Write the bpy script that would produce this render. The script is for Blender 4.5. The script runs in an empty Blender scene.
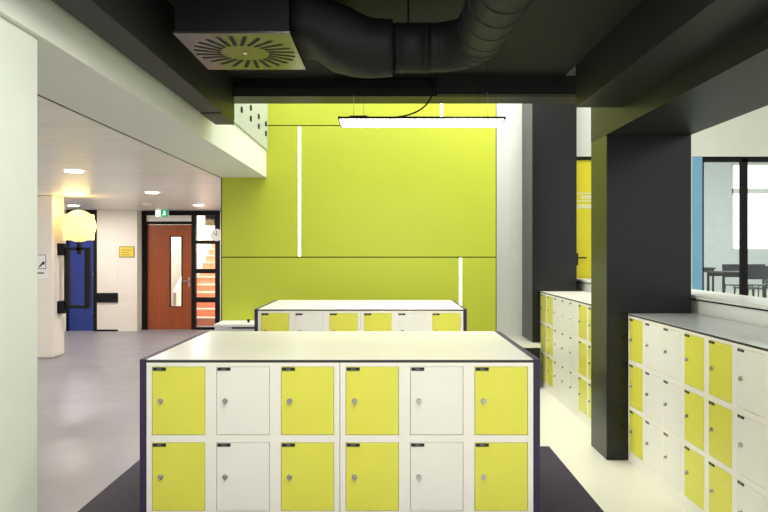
import bpy, bmesh, math, random
from mathutils import Vector, Matrix
random.seed(4)
C = bpy.context.scene.collection
EYE = 1.62
F = 632.0
PI = math.pi
def px(x, Y): return (x-386.0)*Y/F
def pz(y, Y): return EYE+(252.0-y)*Y/F

# ------------------------------------------------------------------ materials
def srgb(c):
    out = []
    for v in c:
        v = v/255.0
        out.append(v/12.92 if v <= 0.04045 else ((v+0.055)/1.055)**2.4)
    return tuple(out)+(1.0,)
MATS = {}
def mat(name, col, rough=0.5, metal=0.0, var=0.04, scale=6.0, spec=0.5, emit=0.0, bump=0.0, coat=0.0, stretch=(1, 1, 1)):
    m = bpy.data.materials.new(name); m.use_nodes = True
    nt = m.node_tree; b = nt.nodes['Principled BSDF']
    c = srgb(col)
    tc = nt.nodes.new('ShaderNodeTexCoord'); mp = nt.nodes.new('ShaderNodeMapping')
    mp.inputs['Scale'].default_value = stretch
    nz = nt.nodes.new('ShaderNodeTexNoise'); nz.inputs['Scale'].default_value = scale
    nz.inputs['Detail'].default_value = 5
    nt.links.new(tc.outputs['Object'], mp.inputs['Vector']); nt.links.new(mp.outputs[0], nz.inputs['Vector'])
    rp = nt.nodes.new('ShaderNodeValToRGB')
    rp.color_ramp.elements[0].position = 0.3; rp.color_ramp.elements[1].position = 0.7
    rp.color_ramp.elements[0].color = tuple(v*(1-var) for v in c[:3])+(1,)
    rp.color_ramp.elements[1].color = tuple(min(1, v*(1+var)) for v in c[:3])+(1,)
    nt.links.new(nz.outputs['Fac'], rp.inputs['Fac']); nt.links.new(rp.outputs['Color'], b.inputs['Base Color'])
    b.inputs['Roughness'].default_value = rough; b.inputs['Metallic'].default_value = metal
    b.inputs['Specular IOR Level'].default_value = spec
    b.inputs['Coat Weight'].default_value = coat; b.inputs['Coat Roughness'].default_value = 0.12
    if emit:
        b.inputs['Emission Color'].default_value = c; b.inputs['Emission Strength'].default_value = emit
    if bump:
        bp = nt.nodes.new('ShaderNodeBump'); bp.inputs['Strength'].default_value = bump; bp.inputs['Distance'].default_value = 0.01
        nt.links.new(nz.outputs['Fac'], bp.inputs['Height']); nt.links.new(bp.outputs[0], b.inputs['Normal'])
    MATS[name] = m
    return m
def glassmat(name, tint, refl=0.12, haze=0.0):
    m = bpy.data.materials.new(name); m.use_nodes = True
    nt = m.node_tree; nt.nodes.clear()
    o = nt.nodes.new('ShaderNodeOutputMaterial'); t = nt.nodes.new('ShaderNodeBsdfTransparent')
    t.inputs[0].default_value = tint+(1,)
    g = nt.nodes.new('ShaderNodeBsdfGlossy'); g.inputs['Roughness'].default_value = 0.02
    fr = nt.nodes.new('ShaderNodeFresnel'); fr.inputs['IOR'].default_value = 1.45
    mx = nt.nodes.new('ShaderNodeMixShader')
    nt.links.new(fr.outputs[0], mx.inputs[0]); nt.links.new(t.outputs[0], mx.inputs[1]); nt.links.new(g.outputs[0], mx.inputs[2])
    if haze:
        d = nt.nodes.new('ShaderNodeBsdfDiffuse'); d.inputs[0].default_value = (.8, .85, .8, 1)
        m2 = nt.nodes.new('ShaderNodeMixShader'); m2.inputs[0].default_value = haze
        nt.links.new(mx.outputs[0], m2.inputs[1]); nt.links.new(d.outputs[0], m2.inputs[2]); nt.links.new(m2.outputs[0], o.inputs[0])
    else:
        nt.links.new(mx.outputs[0], o.inputs[0])
    MATS[name] = m
    return m

mat('white_wall', (226, 229, 219), .55, var=.015)
mat('pale_green_wall', (216, 222, 211), .55, var=.015)
mat('beige_wall', (230, 222, 210), .6, var=.015, scale=3)
mat('white_gloss', (233, 231, 222), .32, var=.012)
mat('locker_white', (240, 239, 228), .3, var=.012)
mat('locker_frame', (243, 241, 229), .32, var=.012)
mat('locker_yellow', (228, 226, 84), .3, var=.02)
mat('worktop', (234, 232, 220), .3, var=.01, spec=.35)
mat('worktop_reflection_grey', (206, 208, 208), .16, var=.01, spec=.6)  # same white worktop, with the column's dark reflection put into its base colour
mat('worktop_edge', (44, 42, 38), .4)
mat('aubergine', (60, 50, 76), .45, spec=.25, var=.05)
mat('bench_top', (64, 56, 72), .6, spec=.15, var=.05)
mat('green_panel', (181, 190, 50), .42, var=.012, scale=2)
mat('black_paint', (34, 35, 34), .45, var=.08, scale=3, spec=.25)
mat('black_satin', (17, 19, 19), .27, var=.06, scale=4, spec=.4)
mat('black_ceiling', (42, 43, 38), .7, var=.08, scale=2, spec=.15)
mat('duct_black', (20, 20, 21), .6, var=.12, scale=9, spec=.2)
mat('black_gap', (14, 14, 14), .8)
mat('black_metal', (16, 16, 18), .5, spec=.2)
mat('chrome', (190, 190, 186), .22, metal=1)
mat('brushed_plate', (112, 110, 106), .22, metal=.85, var=.03)
mat('tag_black', (22, 22, 22), .4)
mat('tag_mark', (150, 150, 145), .5)
mat('blue_door', (24, 48, 130), .4)
mat('blue_panel', (118, 172, 205), .45)
mat('orange_door', (146, 68, 24), .4, var=.12, scale=3, stretch=(8, 1, .6))
mat('stair_orange', (236, 146, 108), .5)
mat('stair_nosing', (244, 196, 172), .5)
mat('door_yellow', (240, 228, 28), .35, var=.02)
mat('floor_cream', (222, 221, 203), .28, var=.012, scale=1.2)
mat('sign_yellow', (222, 196, 60), .5)
mat('sign_ink', (130, 112, 60), .6)
mat('poster_white', (236, 232, 228), .5)
mat('poster_ink', (40, 38, 40), .5)
mat('clock_face', (225, 224, 216), .35)
mat('led_white', (255, 253, 248), .5, emit=28, var=0)
mat('strip_white', (255, 255, 240), .5, emit=5, var=0)
mat('down_white', (255, 248, 236), .5, emit=9, var=0)
mat('globe_warm', (255, 230, 150), .5, emit=.85, var=0)
mat('exit_green', (40, 165, 110), .5, emit=.55, var=0)
mat('exit_white', (230, 250, 238), .5, emit=.8, var=0)
mat('table_dark', (22, 26, 30), .4, spec=.3)
mat('room_grey', (208, 212, 211), .6)
mat('translucent_white', (240, 240, 190), .4)
glassmat('glass', (.97, .99, .985))
glassmat('glass_green', (.86, .95, .84), haze=.45)

# grey poured floor: mottled, worn
def grey_floor():
    m = mat('floor_grey', (142, 139, 145), .34, var=.07, scale=1.1)
    nt = m.node_tree; b = nt.nodes['Principled BSDF']
    tc = nt.nodes['Texture Coordinate']
    n2 = nt.nodes.new('ShaderNodeTexNoise'); n2.inputs['Scale'].default_value = 4; n2.inputs['Detail'].default_value = 8
    nt.links.new(tc.outputs['Object'], n2.inputs['Vector'])
    mr = nt.nodes.new('ShaderNodeMapRange'); mr.inputs['To Min'].default_value = .26; mr.inputs['To Max'].default_value = .46
    nt.links.new(n2.outputs['Fac'], mr.inputs['Value']); nt.links.new(mr.outputs[0], b.inputs['Roughness'])
grey_floor()
# metal ceiling tiles of the corridor: thin joints in a plank pattern
def tile_ceiling():
    m = mat('ceiling_tiles', (226, 219, 208), .36, var=.02)
    nt = m.node_tree; b = nt.nodes['Principled BSDF']
    tc = nt.nodes['Texture Coordinate']
    br = nt.nodes.new('ShaderNodeTexBrick'); br.offset = .5
    br.inputs['Scale'].default_value = 1; br.inputs['Brick Width'].default_value = 1.8; br.inputs['Row Height'].default_value = .3
    br.inputs['Mortar Size'].default_value = .012
    br.inputs['Color1'].default_value = srgb((243, 240, 234)); br.inputs['Color2'].default_value = srgb((236, 233, 227))
    br.inputs['Mortar'].default_value = srgb((252, 244, 224))
    nt.links.new(tc.outputs['Object'], br.inputs['Vector']); nt.links.new(br.outputs['Color'], b.inputs['Base Color'])
tile_ceiling()

# ------------------------------------------------------------------ mesh helpers
def bm_new(): return bmesh.new()
def box(bm, x0, x1, y0, y1, z0, z1, mi=0):
    vs = [bm.verts.new((x, y, z)) for x in (x0, x1) for y in (y0, y1) for z in (z0, z1)]
    fs = []
    for f in ((0, 1, 3, 2), (4, 6, 7, 5), (0, 4, 5, 1), (2, 3, 7, 6), (0, 2, 6, 4), (1, 5, 7, 3)):
        fc = bm.faces.new([vs[i] for i in f]); fc.material_index = mi; fs.append(fc)
    return fs
def sweep(bm, pts, radii, n=24, caps=True, mi=0):
    pts = [Vector(p) for p in pts]
    rings = []; up = None
    for i, p in enumerate(pts):
        t = (pts[min(i+1, len(pts)-1)]-pts[max(i-1, 0)]).normalized()
        if up is None:
            up = Vector((0, 0, 1)) if abs(t.z) < .9 else Vector((0, 1, 0))
        s = t.cross(up).normalized(); up = s.cross(t).normalized()
        r = radii[i] if isinstance(radii, (list, tuple)) else radii
        rings.append([bm.verts.new(p+s*math.cos(2*PI*k/n)*r+up*math.sin(2*PI*k/n)*r) for k in range(n)])
    for a, b in zip(rings, rings[1:]):
        for k in range(n):
            f = bm.faces.new((a[k], a[(k+1) % n], b[(k+1) % n], b[k])); f.smooth = True; f.material_index = mi
    if caps:
        bm.faces.new(rings[0][::-1]).material_index = mi; bm.faces.new(rings[-1]).material_index = mi
def prism(bm, poly, axis, a0, a1, mi=0):
    def P(u, v, a):
        return (a, u, v) if axis == 'x' else ((u, a, v) if axis == 'y' else (u, v, a))
    A = [bm.verts.new(P(u, v, a0)) for u, v in poly]; B = [bm.verts.new(P(u, v, a1)) for u, v in poly]
    n = len(poly)
    for i in range(n):
        bm.faces.new((A[i], A[(i+1) % n], B[(i+1) % n], B[i])).material_index = mi
    bm.faces.new(A[::-1]).material_index = mi; bm.faces.new(B).material_index = mi
def obj(name, bm, m, parent=None, loc=None, bevel=0, recalc=True):
    if recalc: bmesh.ops.recalc_face_normals(bm, faces=bm.faces)
    me = bpy.data.meshes.new(name); bm.to_mesh(me); bm.free()
    for k in ([m] if isinstance(m, str) else m): me.materials.append(MATS[k])
    o = bpy.data.objects.new(name, me); C.objects.link(o)
    if parent: o.parent = parent
    if loc: o.location = loc
    if bevel:
        b = o.modifiers.new('bevel', 'BEVEL'); b.width = bevel; b.segments = 2; b.limit_method = 'ANGLE'
    return o
def bobj(name, dims, m, parent=None, bevel=0, loc=None):
    bm = bm_new(); box(bm, *dims); return obj(name, bm, m, parent, loc, bevel)
def tag(o, label, cat, group=None):
    o['label'] = label; o['category'] = cat
    if group: o['group'] = group
    return o
def struct(o):
    o['kind'] = 'structure'; return o
def thing(name, label, cat, loc=(0, 0, 0), rz=0, group=None):
    o = bpy.data.objects.new(name, None); C.objects.link(o); o.empty_display_size = .1
    o.location = loc; o.rotation_euler = (0, 0, rz)
    return tag(o, label, cat, group)
def empty_struct(name, loc=(0, 0, 0)):
    o = bpy.data.objects.new(name, None); C.objects.link(o); o.location = loc
    o.empty_display_size = .1
    return struct(o)
def dup(root, loc, rz, label, group=None):
    r = root.copy(); C.objects.link(r); r.location = loc; r.rotation_euler = (0, 0, rz); r['label'] = label
    if group: r['group'] = group
    for ch in list(root.children):
        c = ch.copy(); C.objects.link(c); c.parent = r
        for g in ch.children:
            d = g.copy(); C.objects.link(d); d.parent = c
    return r

# ------------------------------------------------------------------ the setting
HC = EYE+.877      # corridor ceiling
UP = .52           # raised floor level
bm = bm_new()
box(bm, -8.2, 0, -3, 17.5, -.12, 0, 0); box(bm, 0, 2.44, -3, 8.3, -.12, 0, 1)
struct(obj('floor', bm, ['floor_grey', 'floor_cream']))
# raised floor behind the lockers
bm = bm_new()
box(bm, 1.31, 1.83, 7.5, 8.3, 0.0, UP-.03, 1); box(bm, 1.31, 1.83, 7.48, 8.3, UP-.03, UP, 0)
box(bm, 1.83, 2.44, 7.708, 8.3, 0.0, UP, 0)
struct(obj('floor_landing', bm, ['floor_cream', 'black_satin']))
struct(bobj('floor_upper', (2.80, 13.5, -1, 18.2, UP-.1, UP), 'floor_cream'))

# near wall and the white bulkhead above the corridor
struct(bobj('wall_left', (-1.62, -1.425, -1.5, 2.588, 0, HC), 'pale_green_wall', bevel=.006))
struct(bobj('bulkhead', (-1.93, -1.40, -3, 7.4, HC, EYE+1.19), 'white_wall'))
struct(bobj('trim_1', (-1.955, -1.93, -3, 7.52, HC+.004, HC+.3), 'black_gap'))
struct(bobj('ceiling_corridor', (-8.2, -1.955, -1, 13.5, HC, HC+.1), 'ceiling_tiles'))
struct(bobj('floor_gallery', (-5, -1.45, 4.2, 7.4, EYE+1.19, EYE+1.56), 'white_wall'))

# green wall of three panel rows with shadow joints
bm = bm_new()
rows = [(0, pz(256.6, 7.4)-.008), (pz(256.6, 7.4)+.004, pz(125.3, 7.4)-.004), (pz(125.3, 7.4)+.008, 5.2)]
for a, b in rows: box(bm, -1.92, 1.285, 7.4, 7.43, a, b, 0)
box(bm, -1.94, 1.30, 7.43, 7.47, 0, 5.2, 1)
struct(obj('wall_back', bm, ['green_panel', 'black_gap']))
struct(bobj('wall_corridor_right', (-1.93, -1.80, 7.48, 13.25, 0, HC), 'white_wall'))

# wall at the back of the raised level
WT = EYE+1.23
bm = bm_new()
box(bm, .9, 2.41, 8.3, 8.45, UP, 5.2); box(bm, 2.41, 9, 8.3, 8.45, WT+.03, 5.2); box(bm, 3.40, 4.02, 8.3, 8.45, UP, WT+.03)
box(bm, .9, 1.28, 7.48, 8.3, 0, 5.2)
struct(obj('wall_landing', bm, 'white_wall'))
bm = bm_new()
for i in range(2): box(bm, px(502+i*8, 8.3)-.003, px(502+i*8, 8.3)+.003, 8.297, 8.3, UP, 5.2)
struct(obj('trim_2', bm, 'beige_wall'))
struct(bobj('wall_blue_panel', (4.02, 4.15, 8.29, 8.44, UP, WT+.025), 'blue_panel'))
# yellow door of the landing
d = empty_struct('door_1', (2.41, 8.3, UP))
bm = bm_new(); H = WT-UP
box(bm, 0, .03, .0, .1, 0, H+.03); box(bm, .96, .99, 0, .1, 0, H+.03); box(bm, .03, .96, 0, .1, H-.01, H+.03)
obj('door_frame', bm, 'black_metal', d)
lf = bobj('door_leaf', (.03, .96, .03, .075, 0.005, H-.012), 'door_yellow', d, .003)
bm = bm_new(); sweep(bm, [(.10, -.01, 1.03), (.10, .03, 1.03)], .012, 12); sweep(bm, [(.10, -.012, 1.03), (.22, -.012, 1.03)], .009, 12)
box(bm, .08, .12, .024, .03, .93, 1.09); obj('door_handle', bm, 'black_metal', lf)
bm = bm_new()
for z0, z1 in ((1.77, 1.785), (1.87, 1.885)): box(bm, .08, .5, .027, .03, z0, z1)
box(bm, .16, .5, .027, .03, 1.805, 1.85); box(bm, .08, .5, .027, .03, 1.68, 1.73)
obj('frosted_marking', bm, 'translucent_white', lf)['label'] = 'white frosted bands on the yellow door'

# interior window to the classroom
w = empty_struct('window_1', (4.15, 8.3, UP))
bm = bm_new()
xs = [0, px(743, 8.3)-4.15, 2.3, 4.2]
ws = [.035, .075, .06, .06]
for x, wd in zip(xs, ws): box(bm, x, x+wd, .02, .09, 0, H)
box(bm, 0, 4.26, .02, .09, H-.035, H+.03); box(bm, 0, 4.26, .02, .09, 0, .06)
obj('window_frame', bm, 'black_metal', w)
for i in range(3):
    bobj('window_pane', (xs[i]+ws[i], xs[i+1], .05, .058, .06, H-.035), 'glass', w)
# classroom shell
bm = bm_new()
bx0, wx0, wx1, wz0, wz1 = 3.6, px(732, 18), 13.2, pz(250, 18), pz(163, 18)
box(bm, bx0, wx0, 18, 18.15, UP, 5); box(bm, wx0, wx1, 18, 18.15, UP, wz0); box(bm, wx0, wx1, 18, 18.15, wz1, 5)
box(bm, 13.2, 13.35, 8.45, 18.15, UP, 5)
box(bm, bx0, bx0+.12, 8.45, 18, UP, 5)
struct(obj('wall_classroom', bm, 'room_grey'))
struct(bobj('ceiling_classroom', (3.6, 13.35, 8.45, 18.15, 5, 5.1), 'white_wall'))
w2 = empty_struct('window_2', (wx0, 18.02, wz0))
bm = bm_new(); hh = wz1-wz0
for x in (0, 1.2, 2.4, 3.2): box(bm, x, x+.05, 0, .08, 0, hh)
zz = pz(193, 18)-wz0; box(bm, 0, 3.25, 0, .08, zz, zz+.14); box(bm, 0, 3.25, 0, .08, 0, .05); box(bm, 0, 3.25, 0, .08, hh-.05, hh)
obj('window_frame', bm, 'white_gloss', w2)
bobj('window_pane', (0, 3.25, .03, .036, .05, hh-.05), 'glass', w2)

# low wall with white sill on the right
SZ = EYE-.337
struct(bobj('wall_right', (2.44, 2.79, -1.5, 8.295, 0, SZ-.04), 'white_wall'))
struct(bobj('trim_3', (2.43, 2.80, -1.5, 8.295, SZ-.04, SZ-.028), 'black_gap'))
struct(bobj('trim_4', (2.42, 2.82, -1.5, 8.295, SZ-.028, SZ), 'white_gloss', bevel=.003))

# dark columns, beams and ceiling
CE = EYE+1.36
struct(bobj('column_near', (1.72, 2.38, 4.925, 5.302, 0, EYE+.919), 'black_satin', bevel=.004))
struct(bobj('column_far', (1.785, 2.327, 7.71, 8.295, UP, 4.6), 'black_satin', bevel=.004))
struct(bobj('beam_right_low', (1.72, 2.385, -3, 5.304, EYE+.919, 3.3), 'black_paint'))
struct(bobj('beam_right', (1.38, 1.72, -3, 4.6, EYE+1.055, 3.3), 'black_paint'))
struct(bobj('beam_left', (-1.335, -1.175, -3, 4.55, EYE+1.006, 3.3), 'black_paint'))
struct(bobj('trim_6', (-1.399, -1.336, -3, 4.95, EYE+1.12, 3.3), 'black_paint'))
struct(bobj('beam_left_end', (-1.335, -1.188, 4.55, 4.95, EYE+1.0, 3.4), 'black_paint'))
bm = bm_new()
box(bm, -1.188, 1.72, 4.9, 5.14, EYE+1.21, EYE+1.28); box(bm, px(437, 4.88), 1.72, 4.86, 5.14, EYE+1.215, CE)
box(bm, -1.399, -1.188, 4.95, 5.14, EYE+1.21, 3.3); box(bm, -1.188, px(437, 4.88), 5.0, 5.14, EYE+1.28, CE)
struct(obj('beam_cross', bm, 'black_paint'))
struct(bobj('ceiling', (-1.188, 1.38, -3, 5.14, CE, CE+.12), 'black_ceiling'))

struct(bobj('ceiling_light_block', (2.39, 9, -1.5, 8.45, 4.5, 4.6), 'white_wall'))  # unseen slab added to cut sky light on the upper right wall
# corridor: end wall, doors, pillar
YW, YD = 13.0, 13.25
bm = bm_new()
xa, xb = px(66, YW), px(97, YW); xc = px(137, YW); xd = px(222, YD)
box(bm, -8.2, xa, YW, YD+.1, 0, HC); box(bm, xb, xc, YW, YD+.1, 0, HC); box(bm, xd, -1.93, YW+.1, YD+.1, 0, HC)
struct(obj('wall_corridor_end', bm, 'beige_wall'))
bm = bm_new(); box(bm, px(117.5, YW)-.003, px(117.5, YW), YW-.003, YW, 0, HC); struct(obj('trim_5', bm, 'white_wall'))
struct(bobj('wall_corridor_left', (-8.3, -8.2, 10.5, 13.4, 0, HC), 'white_wall'))
struct(bobj('baseboard_corridor', (xb, px(118, YW), YW-.02, YW, 0, .035), 'black_metal'))
# blue door
d = empty_struct('door_2', (xa, YW, 0)); wv = xb-xa
bm = bm_new(); box(bm, 0, .03, .0, .12, 0, HC-.002); box(bm, wv-.075, wv, 0, .12, 0, HC-.002); box(bm, .03, wv-.075, 0, .12, HC-.09, HC-.002)
obj('door_frame', bm, 'black_metal', d)
lf = bobj('door_leaf', (.03, wv-.077, .05, .095, .004, HC-.092), 'blue_door', d)
bm = bm_new()
for z in (.3, 1.1, 1.9): sweep(bm, [(wv-.1, .045, z), (wv-.1, .045, z+.1)], .009, 10)
obj('hinge', bm, 'chrome', lf)
# orange door with transom
d = empty_struct('door_3', (px(141.5, YD), YD, 0))
def lx(x): return px(x, YD)-px(141.5, YD)
bm = bm_new(); T = HC-.002
box(bm, 0, lx(146.8), 0, .1, 0, T); box(bm, lx(191.3), lx(195.5), 0, .1, 0, T)
box(bm, lx(146.8), lx(191.3), 0, .1, pz(215, YD), T); box(bm, lx(146.8), lx(191.3), 0, .1, pz(224, YD), pz(221, YD))
obj('door_frame', bm, 'black_metal', d)
bobj('transom_panel', (lx(146.8), lx(191.3), -.006, .06, pz(221, YD), pz(215, YD)), 'poster_white', d)['label'] = 'white strip panel above the orange door'
bm = bm_new()
x0, x1, xw0, xw1 = lx(147), lx(191), lx(170), lx(181.5); zt, zw1, zw0 = pz(224.3, YD), pz(236.5, YD), pz(306, YD)
box(bm, x0, xw0, .03, .075, .004, zt); box(bm, xw1, x1, .03, .075, .004, zt)
box(bm, xw0, xw1, .03, .075, .004, zw0); box(bm, xw0, xw1, .03, .075, zw1, zt)
lf = obj('door_leaf', bm, 'orange_door', d)
bobj('window_pane', (xw0, xw1, .05, .056, zw0, zw1), 'glass', lf)
bm = bm_new()
for a, b, e, f in ((xw0-.015, xw0+.012, zw0-.015, zw1+.015), (xw1-.012, xw1+.015, zw0-.015, zw1+.015)): box(bm, a, b, .022, .03, e, f)
for e in (zw0-.015, zw1-.0): box(bm, xw0-.015, xw1+.015, .022, .03, e, e+.015)
obj('glazing_bead', bm, 'black_metal', lf)
bm = bm_new(); hx = lx(188.6); box(bm, hx-.02, hx+.02, .024, .03, .9, 1.1); sweep(bm, [(hx, .03, 1.02), (hx, -.03, 1.02), (hx-.12, -.03, 1.02)], .01, 10)
obj('door_handle', bm, 'chrome', lf)
# glazed side light
w = empty_struct('window_3', (px(195.5, YD), YD, 0))
def sx(x): return px(x, YD)-px(195.5, YD)
bm = bm_new()
pane_y = [(215, 240), (243.5, 268.5), (273, 297), (302, 327)]
box(bm, sx(215), sx(222), 0, .1, 0, T)
ed = [pz(210, YD)]
edges = [(T, pz(215, YD)), (pz(240, YD), pz(243.5, YD)), (pz(268.5, YD), pz(273, YD)), (pz(297, YD), pz(302, YD)), (pz(327, YD), 0)]
for a, b in edges: box(bm, 0, sx(215), 0, .1, min(a, b), max(a, b))
obj('window_frame', bm, 'black_metal', w)
for a, b in pane_y: bobj('window_pane', (0, sx(215), .05, .056, pz(b, YD), pz(a, YD)), 'glass', w)
# stairwell beyond
bm = bm_new()
box(bm, -5.6, -1.9, 17.4, 17.5, 0, 5); box(bm, -5.6, -5.5, YD+.1, 17.4, 0, 5); box(bm, -1.9, -1.8, YD+.1, 17.4, 0, 5)
struct(obj('wall_stairwell', bm, 'white_wall'))
bm = bm_new()
for k in range(11):
    y0 = 14.0+.27*k
    box(bm, -4.6, -2.2, y0, 17.39, .172*k, .172*(k+1)-.03, 0); box(bm, -4.6, -2.2, y0-.02, 17.39, .172*(k+1)-.03, .172*(k+1), 1)
st = struct(obj('stairs', bm, ['stair_orange', 'stair_nosing']))
bm = bm_new(); prism(bm, [(13.9, .05), (14.05, .05), (17.1, 2.0), (17.1, 2.75), (13.9, .75)], 'x', -4.68, -4.61)
struct(obj('stair_parapet', bm, 'white_wall'))
bm = bm_new(); box(bm, px(205, 13.7), -2.0, 13.7, 13.9, pz(225, 13.7), 2.7)
struct(obj('stair_landing_beam', bm, 'black_metal'))

# pillar
PX1 = px(53, 9.66)
struct(bobj('pillar', (-6.4, PX1, 9.66, 10.02, 0, HC), 'beige_wall', bevel=.03))

# ------------------------------------------------------------------ lockers
CW, RH, DW, DH = .30, .353, .248, .319
def locker(label, pattern, nrows, base, top, depth, loc, rz, group):
    n = len(pattern); W = n*CW; z_top = base+nrows*RH-(RH-DH)+top
    t = thing('locker_cabinet', label, 'locker', loc, rz, group)
    bm = bm_new(); fd = .02
    box(bm, .001, W-.001, fd, depth, 0, z_top)
    st = (CW-DW)/2
    box(bm, .001, st, 0, fd, 0, z_top); box(bm, W-st, W-.001, 0, fd, 0, z_top)
    for c in range(1, n): box(bm, c*CW-st, c*CW+st, 0, fd, 0, z_top)
    for c in range(n):
        a, b = c*CW+st, (c+1)*CW-st
        box(bm, a, b, 0, fd, 0, base)
        for r in range(nrows):
            z1 = base+r*RH+DH
            z2 = base+(r+1)*RH if r < nrows-1 else z_top
            box(bm, a, b, 0, fd, z1, z2)
    obj('body', bm, 'locker_frame', t)
    g = .0022
    for c, col in enumerate(pattern):
        for r in range(nrows):
            a, z = c*CW+st, base+r*RH
            dr = bobj('door', (g, DW-g, 0, .016, g, DH-g), 'locker_yellow' if col == 'Y' else 'locker_white', t, .0015, (a, -.001, z))
            dr['label'] = 'yellow door' if col == 'Y' else 'white door'
            bm = bm_new(); box(bm, .005, .066, -.002, 0, DH-.019, DH-.004, 0)
            for k in range(3): box(bm, .026+k*.007, .030+k*.007, -.0026, -.002, DH-.014, DH-.009, 1)
            obj('number_tag', bm, ['tag_black', 'tag_mark'], dr)
            bm = bm_new(); sweep(bm, [(.041, 0, DH*.5), (.041, -.006, DH*.5)], .0125, 16)
            sweep(bm, [(.041, -.005, DH*.5), (.041, -.012, DH*.5)], .008, 16)
            box(bm, .0385, .0435, -.016, -.012, DH*.5-.014, DH*.5+.004)
            obj('lock', bm, 'chrome', dr)
    return t
def worktop(label, dims, loc, m='worktop'):
    t = thing('worktop', label, 'worktop', loc)
    x0, x1, y0, y1, th = dims
    bobj('core', (x0, x1, y0, y1, 0, th-.003), 'worktop_edge', t)
    bobj('top_surface', (x0+.001, x1-.001, y0+.001, y1-.001, th-.003, th), m, t)
    return t
# two free-standing islands, each on its low bench
BZ = .29
for k, (yf, yb, where) in enumerate(((2.94, 3.99, 'nearest the camera'), (5.54, 6.60, 'in front of the green wall'))):
    near = k == 0
    nm = 'the front island' if near else 'island by green wall'
    b = thing('bench', 'low dark aubergine bench under the %s of lockers' % ('front island' if near else 'rear island'), 'bench', (-.23, yf, 0), 0, 'benches under the islands')
    dx = -.005 if near else -.013
    bobj('bench_base', (-1.28, 1.28, -.30, yb-yf+.25, 0, BZ-.04), 'aubergine', b)
    bobj('bench_top', (-1.355, 1.35, -.40, yb-yf+.35, BZ-.04, BZ), 'bench_top', b, .003)
    for s, sd in ((-1.11, 'left'), (-.209, 'right')):
        locker('white locker cabinet with yellow outer doors, %s half of %s' % (sd, nm), 'YWY', 2, .127, .018, yb-yf, (s+dx, yf, BZ), 0, 'locker cabinets of the islands')
    zt = BZ+.127+RH*2-(RH-DH)+.018
    worktop('white worktop with dark edge covering %s' % nm, (-1.109, .690, 0, yb-yf, .0155), (dx, yf, zt))
    for sxx, sd in ((-1.141, 'left'), (.692, 'right')):
        tag(bobj('side_panel', (0, .03, 0, yb-yf, 0, zt+.0155-BZ), 'aubergine', None, .001, (sxx+dx, yf, BZ)),
            'dark aubergine panel closing the %s end of %s' % (sd, nm), 'panel', 'end panels of the islands')
# runs along the right
LX = 1.884
ztop = .087+RH*3-(RH-DH)+.018
near_run = [('YWW', 4.915, 'white locker cabinet with one yellow column, against the near black column'),
            ('YYW', 4.015, 'white locker cabinet with two yellow columns, at the right edge of the photo')]
for p, y, lab in near_run: locker(lab, p, 3, .087, .018, .49, (LX, y, 0), -PI/2, 'lockers along the right wall')
worktop('white worktop, greyed for dark reflections, over the near right lockers below the window sill', (0, .535, -1.82, 0, .0155), (LX, 4.915, ztop), 'worktop_reflection_grey')
far_run = [('YYW', 7.706, 'white locker cabinet with two yellow columns, farthest in the run between the black columns'),
           ('WWY', 6.806, 'mostly white locker cabinet in the middle of the run between the black columns'),
           ('YY', 5.906, 'all yellow locker cabinet just behind the near black column')]
for p, y, lab in far_run: locker(lab, p, 3, .087, .018, .49, (LX, y, 0), -PI/2, 'lockers along the right wall')
worktop('white worktop over the lockers between the two black columns', (0, .535, -2.400, 0, .0155), (LX, 7.706, ztop))

# low white cabinet in front of the green wall, left
t = thing('low_cabinet', 'low white cabinet against the green wall left of the rear island', 'cabinet', (-1.90, 6.99, 0))
bobj('body', (0, .52, .02, .40, 0, .795), 'white_gloss', t, .004); bobj('cabinet_top', (-.005, .525, 0, .40, .795, .825), 'white_wall', t, .003)
bm = bm_new(); box(bm, .19, .52, .012, .02, .775, .79); obj('recessed_grip', bm, 'black_gap', t)
bm = bm_new(); sweep(bm, [(.34, .18, .825), (.34, .18, .845)], .012, 12); sweep(bm, [(.34, .18, .845), (.34, .18, .862)], [.02, .016], 12); obj('knob', bm, 'black_metal', t)

# ------------------------------------------------------------------ lights seen in the photo
t = thing('pendant_panel_light', 'flat rectangular white LED panel hanging on thin wires from the black ceiling', 'light', (0, 4.5, EYE+.95))
x0, x1 = px(337.8, 4.5), px(506, 4.5)
bm = bm_new(); 
for a in ((x0, x1, 0, .012), (x0, x1, .298, .31), (x0, x0+.012, .012, .298), (x1-.012, x1, .012, .298)): box(bm, *a, 0, .014)
box(bm, x0, x1, 0, .31, .012, .018); obj('frame', bm, 'brushed_plate', t)
bobj('diffuser', (x0+.012, x1-.012, .012, .298, .001, .012), 'led_white', t)
bobj('driver_box', (px(349, 4.5), px(367, 4.5), .1, .16, .018, .048), 'black_metal', t, .004)
for xx, yy in ((px(353.5, 4.5), .03), (px(353.5, 4.5)+.06, .28), (px(484, 4.5), .28), (px(488.5, 4.5), .03)):
    bm = bm_new(); sweep(bm, [(xx, yy, .018), (xx, yy, CE-EYE-.95)], .0014, 6); obj('suspension_wire', bm, 'chrome', t)
bm = bm_new(); cp = []
p0, p1, p2, p3 = Vector((px(366, 4.63), .13, .035)), Vector((px(420, 4.63), .13, .02)), Vector((px(436, 4.63), .13, .10)), Vector((px(437, 4.63), .13, CE-EYE-.95))
for i in range(15):
    u = i/14; cp.append(p0*(1-u)**3+p1*3*u*(1-u)**2+p2*3*u*u*(1-u)+p3*u**3)
sweep(bm, cp, .006, 8); obj('power_cable', bm, 'black_metal', t)
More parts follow.
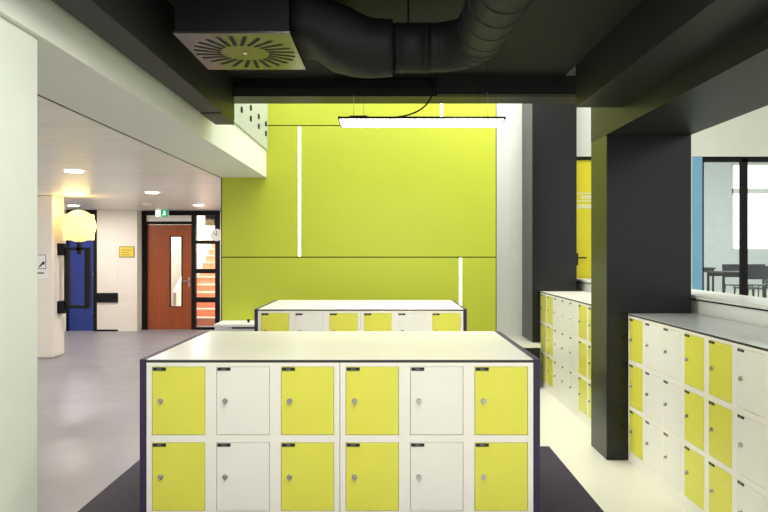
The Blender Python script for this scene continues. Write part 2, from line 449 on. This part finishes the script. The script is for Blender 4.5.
# vertical strips in the green wall
for x, za, zb, lab in ((299.5, pz(256, 7.4), pz(126, 7.4), 'long vertical light strip in the middle of the green wall, left side'),
                       (460.5, .05, pz(257.5, 7.4), 'vertical light strip low on the green wall behind the rear island'),
                       (441.5, pz(124.5, 7.4), 4.6, 'vertical light strip high on the green wall above the pendant light')):
    xx = px(x, 7.4)
    t = thing('strip_light', lab, 'light', (xx, 7.403, za), 0, 'light strips of the green wall')
    bobj('diffuser', (-.014, .014, -.006, -.001, .004, zb-za-.004), 'strip_white', t)
    bm = bm_new(); box(bm, -.017, -.014, -.007, -.0005, 0, zb-za); box(bm, .014, .017, -.007, -.0005, 0, zb-za); obj('housing', bm, 'white_gloss', t)
# downlights of the corridor
for x, y, r, lab in ((74, 170.5, .1, 'round recessed downlight in the corridor ceiling, nearest of the row and brightest'),
                  (152, 192, .1, 'round recessed downlight in the middle of the corridor ceiling'),
                  (73.5, 205, .1, 'round recessed downlight above the glowing globe by the blue door'),
                  (198.5, 204.5, .1, 'round recessed downlight before the glazed stair screen')):
    Y = .877*F/(252-y)
    t = thing('downlight', lab, 'light', (px(x, Y), Y, HC), 0, 'downlights of the corridor')
    bm = bm_new(); sweep(bm, [(0, 0, -.001), (0, 0, -.012)], r*.9, 24); obj('lens', bm, 'down_white', t)
    bm = bm_new()
    for i in range(32):
        a, b = 2*PI*i/32, 2*PI*(i+1)/32
        q = []
        for rr, z in ((r*.9, -.012), (r*1.12, -.003)):
            q.append([(rr*math.cos(a), rr*math.sin(a), z), (rr*math.cos(b), rr*math.sin(b), z)])
        bm.faces.new([bm.verts.new(v) for v in (q[0][0], q[0][1], q[1][1], q[1][0])])
    obj('trim_ring', bm, 'white_gloss', t)
    L = bpy.data.lights.new('downlight_lamp', 'AREA'); L.shape = 'DISK'; L.size = .18; L.energy = 32; L.color = (1, .95, .9); L.specular_factor = .5
    o = bpy.data.objects.new('downlight_lamp', L); C.objects.link(o); o.location = (0, 0, -.03); o.parent = t
t = thing('smoke_detector', 'small round detector on the corridor ceiling before the orange door', 'smoke detector', (px(146, 11.3), 11.3, HC))
bm = bm_new(); sweep(bm, [(0, 0, 0), (0, 0, -.025), (0, 0, -.045)], [.12, .115, .07], 24); obj('base', bm, 'beige_wall', t)

# globe on its black wall bracket at the pillar
YB = 9.84
t = thing('bracket_lamp', 'glowing cream globe lamp on a black rectangular bracket fixed to the pillar', 'lamp', (PX1, YB, 1.2))
def bx(x): return px(x, YB)-PX1
def bz(y): return pz(y, YB)-1.2
bm = bm_new(); bmesh.ops.create_uvsphere(bm, u_segments=32, v_segments=20, radius=16*YB/F, matrix=Matrix.Translation((bx(79), 0, bz(225.7))))
for f in bm.faces: f.smooth = True
obj('globe', bm, 'globe_warm', t)
bobj('square_shade', (bx(64.8), bx(93), -.06, .06, bz(239.8), bz(214)), 'globe_warm', t, .01)
bm = bm_new()
box(bm, bx(65), bx(69.5), -.03, .03, bz(308), bz(247)); box(bm, bx(85.3), bx(90.3), -.03, .03, bz(308), bz(247))
box(bm, bx(69.5), bx(85.3), -.03, .03, bz(250), bz(247)); box(bm, bx(69.5), bx(85.3), -.03, .03, bz(308), bz(304.7))
obj('bracket_frame', bm, 'black_metal', t)
bm = bm_new(); box(bm, bx(77.5), bx(81), -.03, .03, bz(254), bz(241)); obj('stem', bm, 'black_metal', t)
for y0, y1 in ((243, 255), (300.5, 313)):
    m = bobj('wall_mount', (0.001, .10, -.06, .06, bz(y1), bz(y0)), 'black_metal', t)
    bobj('arm', (.10, bx(65), -.02, .02, (bz(y1)+bz(y0))/2-.03, (bz(y1)+bz(y0))/2+.03), 'black_metal', m)
L = bpy.data.lights.new('globe_glow', 'POINT'); L.energy = 9; L.specular_factor = .1; L.color = (1, .74, .3); L.shadow_soft_size = .2
o = bpy.data.objects.new('globe_glow', L); C.objects.link(o); o.parent = t; o.location = (bx(79), -.1, bz(225.7)+.34)

# signs
t = thing('wall_sign', 'small yellow notice on the beige corridor wall left of the orange door', 'sign', (px(119.5, YW), YW, pz(257, YW)))
sw, sh = px(134.5, YW)-px(119.5, YW), 11*YW/F
bobj('plate', (0, sw, -.012, 0, 0, sh), 'sign_ink', t); bobj('face', (.015, sw-.015, -.015, -.012, .015, sh-.015), 'sign_yellow', t)
bm = bm_new()
for i, ww in enumerate((.9, .7, .8)): box(bm, .05, .04+(sw-.08)*ww, -.017, -.015, sh*.65-i*.05, sh*.65-i*.05+.012)
obj('lettering', bm, 'sign_ink', t)
t = thing('black_wall_bar', 'black rectangular bar on the beige corridor wall beside the blue door', 'bar', (px(97.5, YW), YW, pz(302, YW)))
bobj('plate', (0, px(118, YW)-px(97.5, YW), -.03, 0, 0, 9.5*YW/F), 'black_metal', t, .003)
YP = 9.66
t = thing('poster', 'white notice with a black symbol on the pillar beside the near wall', 'poster', (px(33, YP), YP+.002, pz(278, YP)))
pw, ph = px(48.5, YP)-px(33, YP), 24.5*YP/F
bobj('sheet', (0, pw, -.006, 0, 0, ph), 'poster_white', t)
bm = bm_new()
def q(x): return px(x, YP)-px(33, YP)
def r_(y): return pz(y, YP)-pz(278, YP)
box(bm, q(34), q(46), -.008, -.006, r_(254.8), r_(254.2)); box(bm, q(45.7), q(46.2), -.008, -.006, r_(268.5), r_(254.2)); box(bm, q(34), q(46.2), -.008, -.006, r_(268.6), r_(268))
box(bm, q(36), q(44), -.008, -.006, r_(273.3), r_(272))
prism(bm, [(q(38.5), r_(266.5)), (q(40), r_(266.8)), (q(45.2), r_(262)), (q(43.5), r_(260.8))], 'y', -.008, -.006)
sweep(bm, [(q(43.3), -.006, r_(263)), (q(43.3), -.008, r_(263))], .022, 12)
obj('symbol', bm, 'poster_ink', t)
t = thing('exit_sign', 'green and white emergency exit sign on the ceiling above the orange door', 'sign', (px(155.5, 12.9), 12.9, pz(216.3, 12.9)))
ew = px(168, 12.9)-px(155.5, 12.9); eh = HC-pz(216.3, 12.9)
bobj('housing', (0, ew, 0, .05, 0, eh-.001), 'poster_white', t)
bobj('white_face', (0, ew*.42, -.004, 0, 0, eh-.01), 'exit_white', t); bobj('green_face', (ew*.42, ew, -.004, 0, 0, eh-.01), 'exit_green', t)
bm = bm_new(); box(bm, ew*.62, ew*.78, -.007, -.004, .03, eh*.55); sweep(bm, [(ew*.72, -.004, eh*.68), (ew*.72, -.007, eh*.68)], .02, 12)
prism(bm, [(ew*.5, .03), (ew*.56, .03), (ew*.7, eh*.4), (ew*.64, eh*.4)], 'y', -.007, -.004); prism(bm, [(ew*.84, .05), (ew*.9, .05), (ew*.76, eh*.45), (ew*.7, eh*.45)], 'y', -.007, -.004)
obj('running_figure', bm, 'exit_white', t)
t = thing('wall_clock', 'round white wall clock on the black screen post beside the green wall', 'clock', (px(216.7, 13.2), YD, pz(234.6, 13.2)))
bm = bm_new(); sweep(bm, [(0, 0, 0), (0, -.05, 0)], .13, 32); obj('rim', bm, 'chrome', t)
bm = bm_new(); sweep(bm, [(0, -.05, 0), (0, -.054, 0)], .118, 32); obj('dial', bm, 'clock_face', t)
bm = bm_new(); box(bm, -.005, .005, -.058, -.054, -.01, .085); obj('minute_hand', bm, 'black_metal', t)
bm = bm_new(); prism(bm, [(-.003, -.006), (.003, .006), (-.055, .034), (-.06, .026)], 'y', -.062, -.058); obj('hour_hand', bm, 'black_metal', t)

# glass balustrade of the gallery
t = thing('glass_balustrade', 'pale green glass balustrade with round fixings on the gallery edge', 'balustrade', (-1.40, 4.96, EYE+1.19))
bobj('glass_panel', (.002, .016, .0, 2.43, .004, 1.2), 'glass_green', t)
for i in range(6):
    for h in (1.367, 1.477):
        bm = bm_new(); y = 6.05+.405*(i-2)-4.96
        sweep(bm, [(-.048, y, h-1.19), (.002, y, h-1.19)], .016, 12); sweep(bm, [(.016, y, h-1.19), (.026, y, h-1.19)], .03, 16)
        obj('fixing', bm, 'black_metal', t)

# ------------------------------------------------------------------ ventilation
t = thing('ceiling_diffuser', 'square metal swirl air diffuser with radial slots under the black ceiling', 'air vent', (-.77, 3.46, EYE+1.09))
bobj('plenum_box', (-.285, .285, -.305, .30, .014, .27), 'duct_black', t)
bobj('face_plate', (-.292, .292, -.31, .31, 0, .014), 'brushed_plate', t, .002)
bm = bm_new()
for i in range(24):
    a = 2*PI*i/24+.08
    for s in (1,):
        r0, r1 = .13, .272
        d = Vector((math.cos(a+.25), math.sin(a+.25), 0)); p = Vector((math.cos(a), math.sin(a), 0))*r0; n = Vector((-d.y, d.x, 0))*.0105
        e = p+d*(r1-r0)
        v = [p-n, p+n, e+n, e-n]
        prism(bm, [(k.x, k.y) for k in v], 'z', -.0012, .001)
obj('slot', bm, 'black_gap', t)
bm = bm_new(); sweep(bm, [(0, 0, 0), (0, 0, -.004)], .01, 12); obj('centre_screw', bm, 'poster_white', t)

t = thing('ventilation_duct', 'black round spiral ventilation duct with an elbow under the ceiling', 'duct', (0, 3.4, EYE+1.10))
# local coordinates: x across, y depth, z height about the duct axis
DR = .128
bm = bm_new(); rings = []
sec = [(-.478, .27, .118, .12), (-.40, .25, .125, .118), (-.30, .235, .16, .07), (-.18, .20, .165, .03), (-.08, .165, .155, .0), (.0, .150, .150, 0), (.035, .148, .148, 0)]
for i, (x, ry, rz, dz) in enumerate(sec):
    e = 4.5-2.5*min(1, i/4)
    ring = []
    for k in range(40):
        a = 2*PI*k/40; c, s = math.cos(a), math.sin(a)
        ring.append(bm.verts.new((x, math.copysign(abs(c)**(2/e), c)*ry+.04*(1-i/6), math.copysign(abs(s)**(2/e), s)*rz+dz)))
    rings.append(ring)
for a, b in zip(rings, rings[1:]):
    for k in range(40):
        f = bm.faces.new((a[k], a[(k+1) % 40], b[(k+1) % 40], b[k])); f.smooth = True
bm.faces.new(rings[0]); bm.faces.new(rings[-1])
obj('flexible_transition', bm, 'duct_black', t)
bm = bm_new(); sweep(bm, [(.035, 0, 0), (.235, 0, 0)], DR, 32); obj('straight_section', bm, 'duct_black', t)
ER = .24; cx, cy = .235, -ER
arc = [(cx+ER*math.sin(a), cy+ER*math.cos(a), 0) for a in [PI/2*i/20 for i in range(21)]]
bm = bm_new(); sweep(bm, arc, DR, 32); obj('elbow', bm, 'duct_black', t)
bm = bm_new(); sweep(bm, [(cx+ER, cy-.001, 0), (cx+ER+.05, cy-1.6, 0)], DR, 32); obj('run_section', bm, 'duct_black', t)
def ringat(p, d, r, w):
    p = Vector(p); d = Vector(d).normalized()
    bm = bm_new(); sweep(bm, [p-d*w, p-d*w*.5, p+d*w*.5, p+d*w], [r-.004, r+.0015, r+.0015, r-.004], 32); return bm
for x in (.06, .21): obj('collar', ringat((x, 0, 0), (1, 0, 0), DR+.002, .008), 'duct_black', t)
for i in (4, 8, 12, 16, 20):
    a = PI/2*i/20
    obj('collar', ringat((cx+ER*math.sin(a), cy+ER*math.cos(a), 0), (math.cos(a), -math.sin(a), 0), DR+.001, .006), 'duct_black', t)
for k in range(6): obj('collar', ringat((cx+ER+.05*(.06+k*.16)/1.6, cy-.10-k*.16, 0), (0, -1, 0), DR+.001, .005), 'duct_black', t)
bm = bm_new()
for x in (.12,): sweep(bm, [(x, 0, DR), (x, 0, CE-EYE-1.10)], .006, 8)
obj('hanger_rod', bm, 'black_metal', t)

# ------------------------------------------------------------------ classroom furniture
def make_table(lab):
    t = thing('classroom_table', lab, 'table', (0, 0, 0), 0, 'classroom tables')
    bobj('tabletop', (-.65, .65, -.32, .32, .71, .74), 'table_dark', t, .004)
    for x in (-.6, .6):
        for y in (-.28, .28): bobj('leg', (x-.018, x+.018, y-.018, y+.018, .0, .71), 'black_metal', t)
    bm = bm_new(); box(bm, -.582, .582, -.29, -.27, .64, .71); box(bm, -.582, .582, .27, .29, .64, .71); obj('apron', bm, 'black_metal', t)
    return t
def make_chair(lab):
    t = thing('classroom_chair', lab, 'chair', (0, 0, 0), 0, 'classroom chairs')
    bobj('seat', (-.2, .2, -.2, .2, .44, .46), 'table_dark', t, .008)
    bm = bm_new(); N = 8
    prev = None
    for i in range(N+1):
        x = -.2+.4*i/N; y = .2+.03*math.cos(x/.2*PI/2)
        cur = [bm.verts.new((x, y, .62)), bm.verts.new((x, y+.03, .86)), bm.verts.new((x, y+.045, .86)), bm.verts.new((x, y+.015, .62))]
        if prev:
            for k in range(4): bm.faces.new((prev[k], prev[(k+1) % 4], cur[(k+1) % 4], cur[k]))
        else: bm.faces.new(cur)
        prev = cur
    bm.faces.new(prev[::-1]); obj('backrest', bm, 'table_dark', t)
    for s in (-1, 1):
        bm = bm_new(); sweep(bm, [(s*.19, .18, .44), (s*.19, .22, .63)], .011, 8); obj('back_support', bm, 'black_metal', t)
        for y in (-.17, .17):
            bm = bm_new(); sweep(bm, [(s*.17, y, .44), (s*.2, y*1.15, 0)], .011, 8); obj('leg', bm, 'black_metal', t)
    return t
tabs = [(6.86, 12.0, 'dark classroom table with its left end in the clear glass pane'), (8.3, 12.0, 'dark classroom table seen just right of the black mullion'),
        (7.12, 15.2, 'dark classroom table far left, cut off by the window jamb'), (9.25, 14.2, 'dark classroom table at the back below the bright window')]
t0 = make_table(tabs[0][2])
for i, (x, y, lab) in enumerate(tabs):
    if i == 0: t0.location = (x, y, UP)
    else: dup(t0, (x, y, UP), 0, lab)
chs = [(6.62, 11.5, PI, 'dark chair at the near side of the leftmost front table'), (7.15, 11.5, PI, 'dark chair on the near side of the front table, next to the mullion'),
       (7.0, 12.55, 0, 'dark chair behind the leftmost front table'), (8.0, 11.5, PI, 'dark chair in front of the table right of the mullion'),
       (8.6, 11.5, PI, 'dark chair at the right edge of the photo in the classroom'), (8.2, 12.55, 0, 'dark chair behind the table right of the mullion'),
       (8.85, 13.65, PI, 'dark chair at the back table under the bright window'), (9.5, 13.65, PI, 'dark chair farthest right at the back table')]
chs += [(7.575, 11.42, PI, 'dark chair half hidden behind the black mullion'), (7.5, 12.6, 0, 'dark chair behind the front tables beside the mullion'), (8.75, 12.6, 0, 'dark chair behind the right front table at the photo edge'), (6.7, 14.42, PI, 'dark chair in front of the table cut off by the window jamb')]
c0 = make_chair(chs[0][3])
for i, (x, y, r, lab) in enumerate(chs):
    if i == 0: c0.location = (x, y, UP); c0.rotation_euler = (0, 0, r)
    else: dup(c0, (x, y, UP), r, lab)

# ------------------------------------------------------------------ added fill lights, daylight, camera
def area(name, loc, size, energy, color=(1, 1, 1), rot=(0, 0, 0), sizey=None):
    L = bpy.data.lights.new(name, 'AREA'); L.size = size; L.energy = energy; L.color = color
    if sizey: L.shape = 'RECTANGLE'; L.size_y = sizey
    o = bpy.data.objects.new(name, L); C.objects.link(o); o.location = loc; o.rotation_euler = rot
    return o
area('stairwell_fill_light', (-3.9, 14.6, 4.6), 1.8, 330, (1, .97, .93))  # unseen light added inside the stairwell to brighten walls and treads
area('room_fill_light', (.1, 2.0, 2.93), 1.6, 45, (1, .98, .94), sizey=.6)  # unseen fill added above the view to brighten the main room
area('room_fill_light', (.1, -.8, 2.93), 1.6, 70, (1, .98, .94), sizey=.6)  # second added fill, behind the camera, for the locker fronts
area('skylight', (.3, 6.6, 5.6), 4.4, 215, (1, 1, .96), sizey=2.6)
area('corridor_fill_light', (-8.1, 6.0, 1.3), 7, 120, (1, .99, .97), (0, -PI/2, 0), 2.2)  # added side fill that lifts corridor ceiling and walls; no window modelled there
area('landing_fill_light', (1.75, 6.4, 4.6), 1.0, 42, (1, .99, .95), (math.radians(50), 0, 0))  # unseen fill added and aimed to brighten the landing wall
area('classroom_fill_light', (8.5, 12.5, 4.9), 4, 330, (.92, .98, 1))  # unseen fill added under the classroom ceiling to lift the room
W = bpy.data.worlds.new('daylight'); bpy.context.scene.world = W; W.use_nodes = True
wt = W.node_tree; bg = wt.nodes['Background']; bg.inputs['Color'].default_value = (1, 1, .975, 1)
wc = wt.nodes.new('ShaderNodeTexCoord'); wsx = wt.nodes.new('ShaderNodeSeparateXYZ'); wm = wt.nodes.new('ShaderNodeMapRange')
wt.links.new(wc.outputs['Generated'], wsx.inputs[0]); wt.links.new(wsx.outputs['Z'], wm.inputs['Value'])
wm.inputs['From Min'].default_value = 0; wm.inputs['From Max'].default_value = .5
wm.inputs['To Min'].default_value = .88; wm.inputs['To Max'].default_value = 1.5
wy = wt.nodes.new('ShaderNodeMapRange'); wt.links.new(wsx.outputs['Y'], wy.inputs['Value'])
wy.inputs['From Min'].default_value = .5; wy.inputs['From Max'].default_value = .8; wy.inputs['To Max'].default_value = 1.3
wa = wt.nodes.new('ShaderNodeMath'); wa.operation = 'ADD'
wt.links.new(wm.outputs[0], wa.inputs[0]); wt.links.new(wy.outputs[0], wa.inputs[1]); wt.links.new(wa.outputs[0], bg.inputs['Strength'])

cd = bpy.data.cameras.new('camera'); cam = bpy.data.objects.new('camera', cd); C.objects.link(cam)
cam.location = (0, 0, EYE); cam.rotation_euler = (PI/2, 0, 0)
cd.sensor_width = 36; cd.lens = F/768*36; cd.shift_x = -2/768; cd.shift_y = -3.6/768; cd.clip_start = .05
sc = bpy.context.scene; sc.camera = cam
vs = sc.view_settings; vs.view_transform = 'Standard'; vs.look = 'None'; vs.gamma = 1; vs.use_curve_mapping = False; vs.exposure = .14
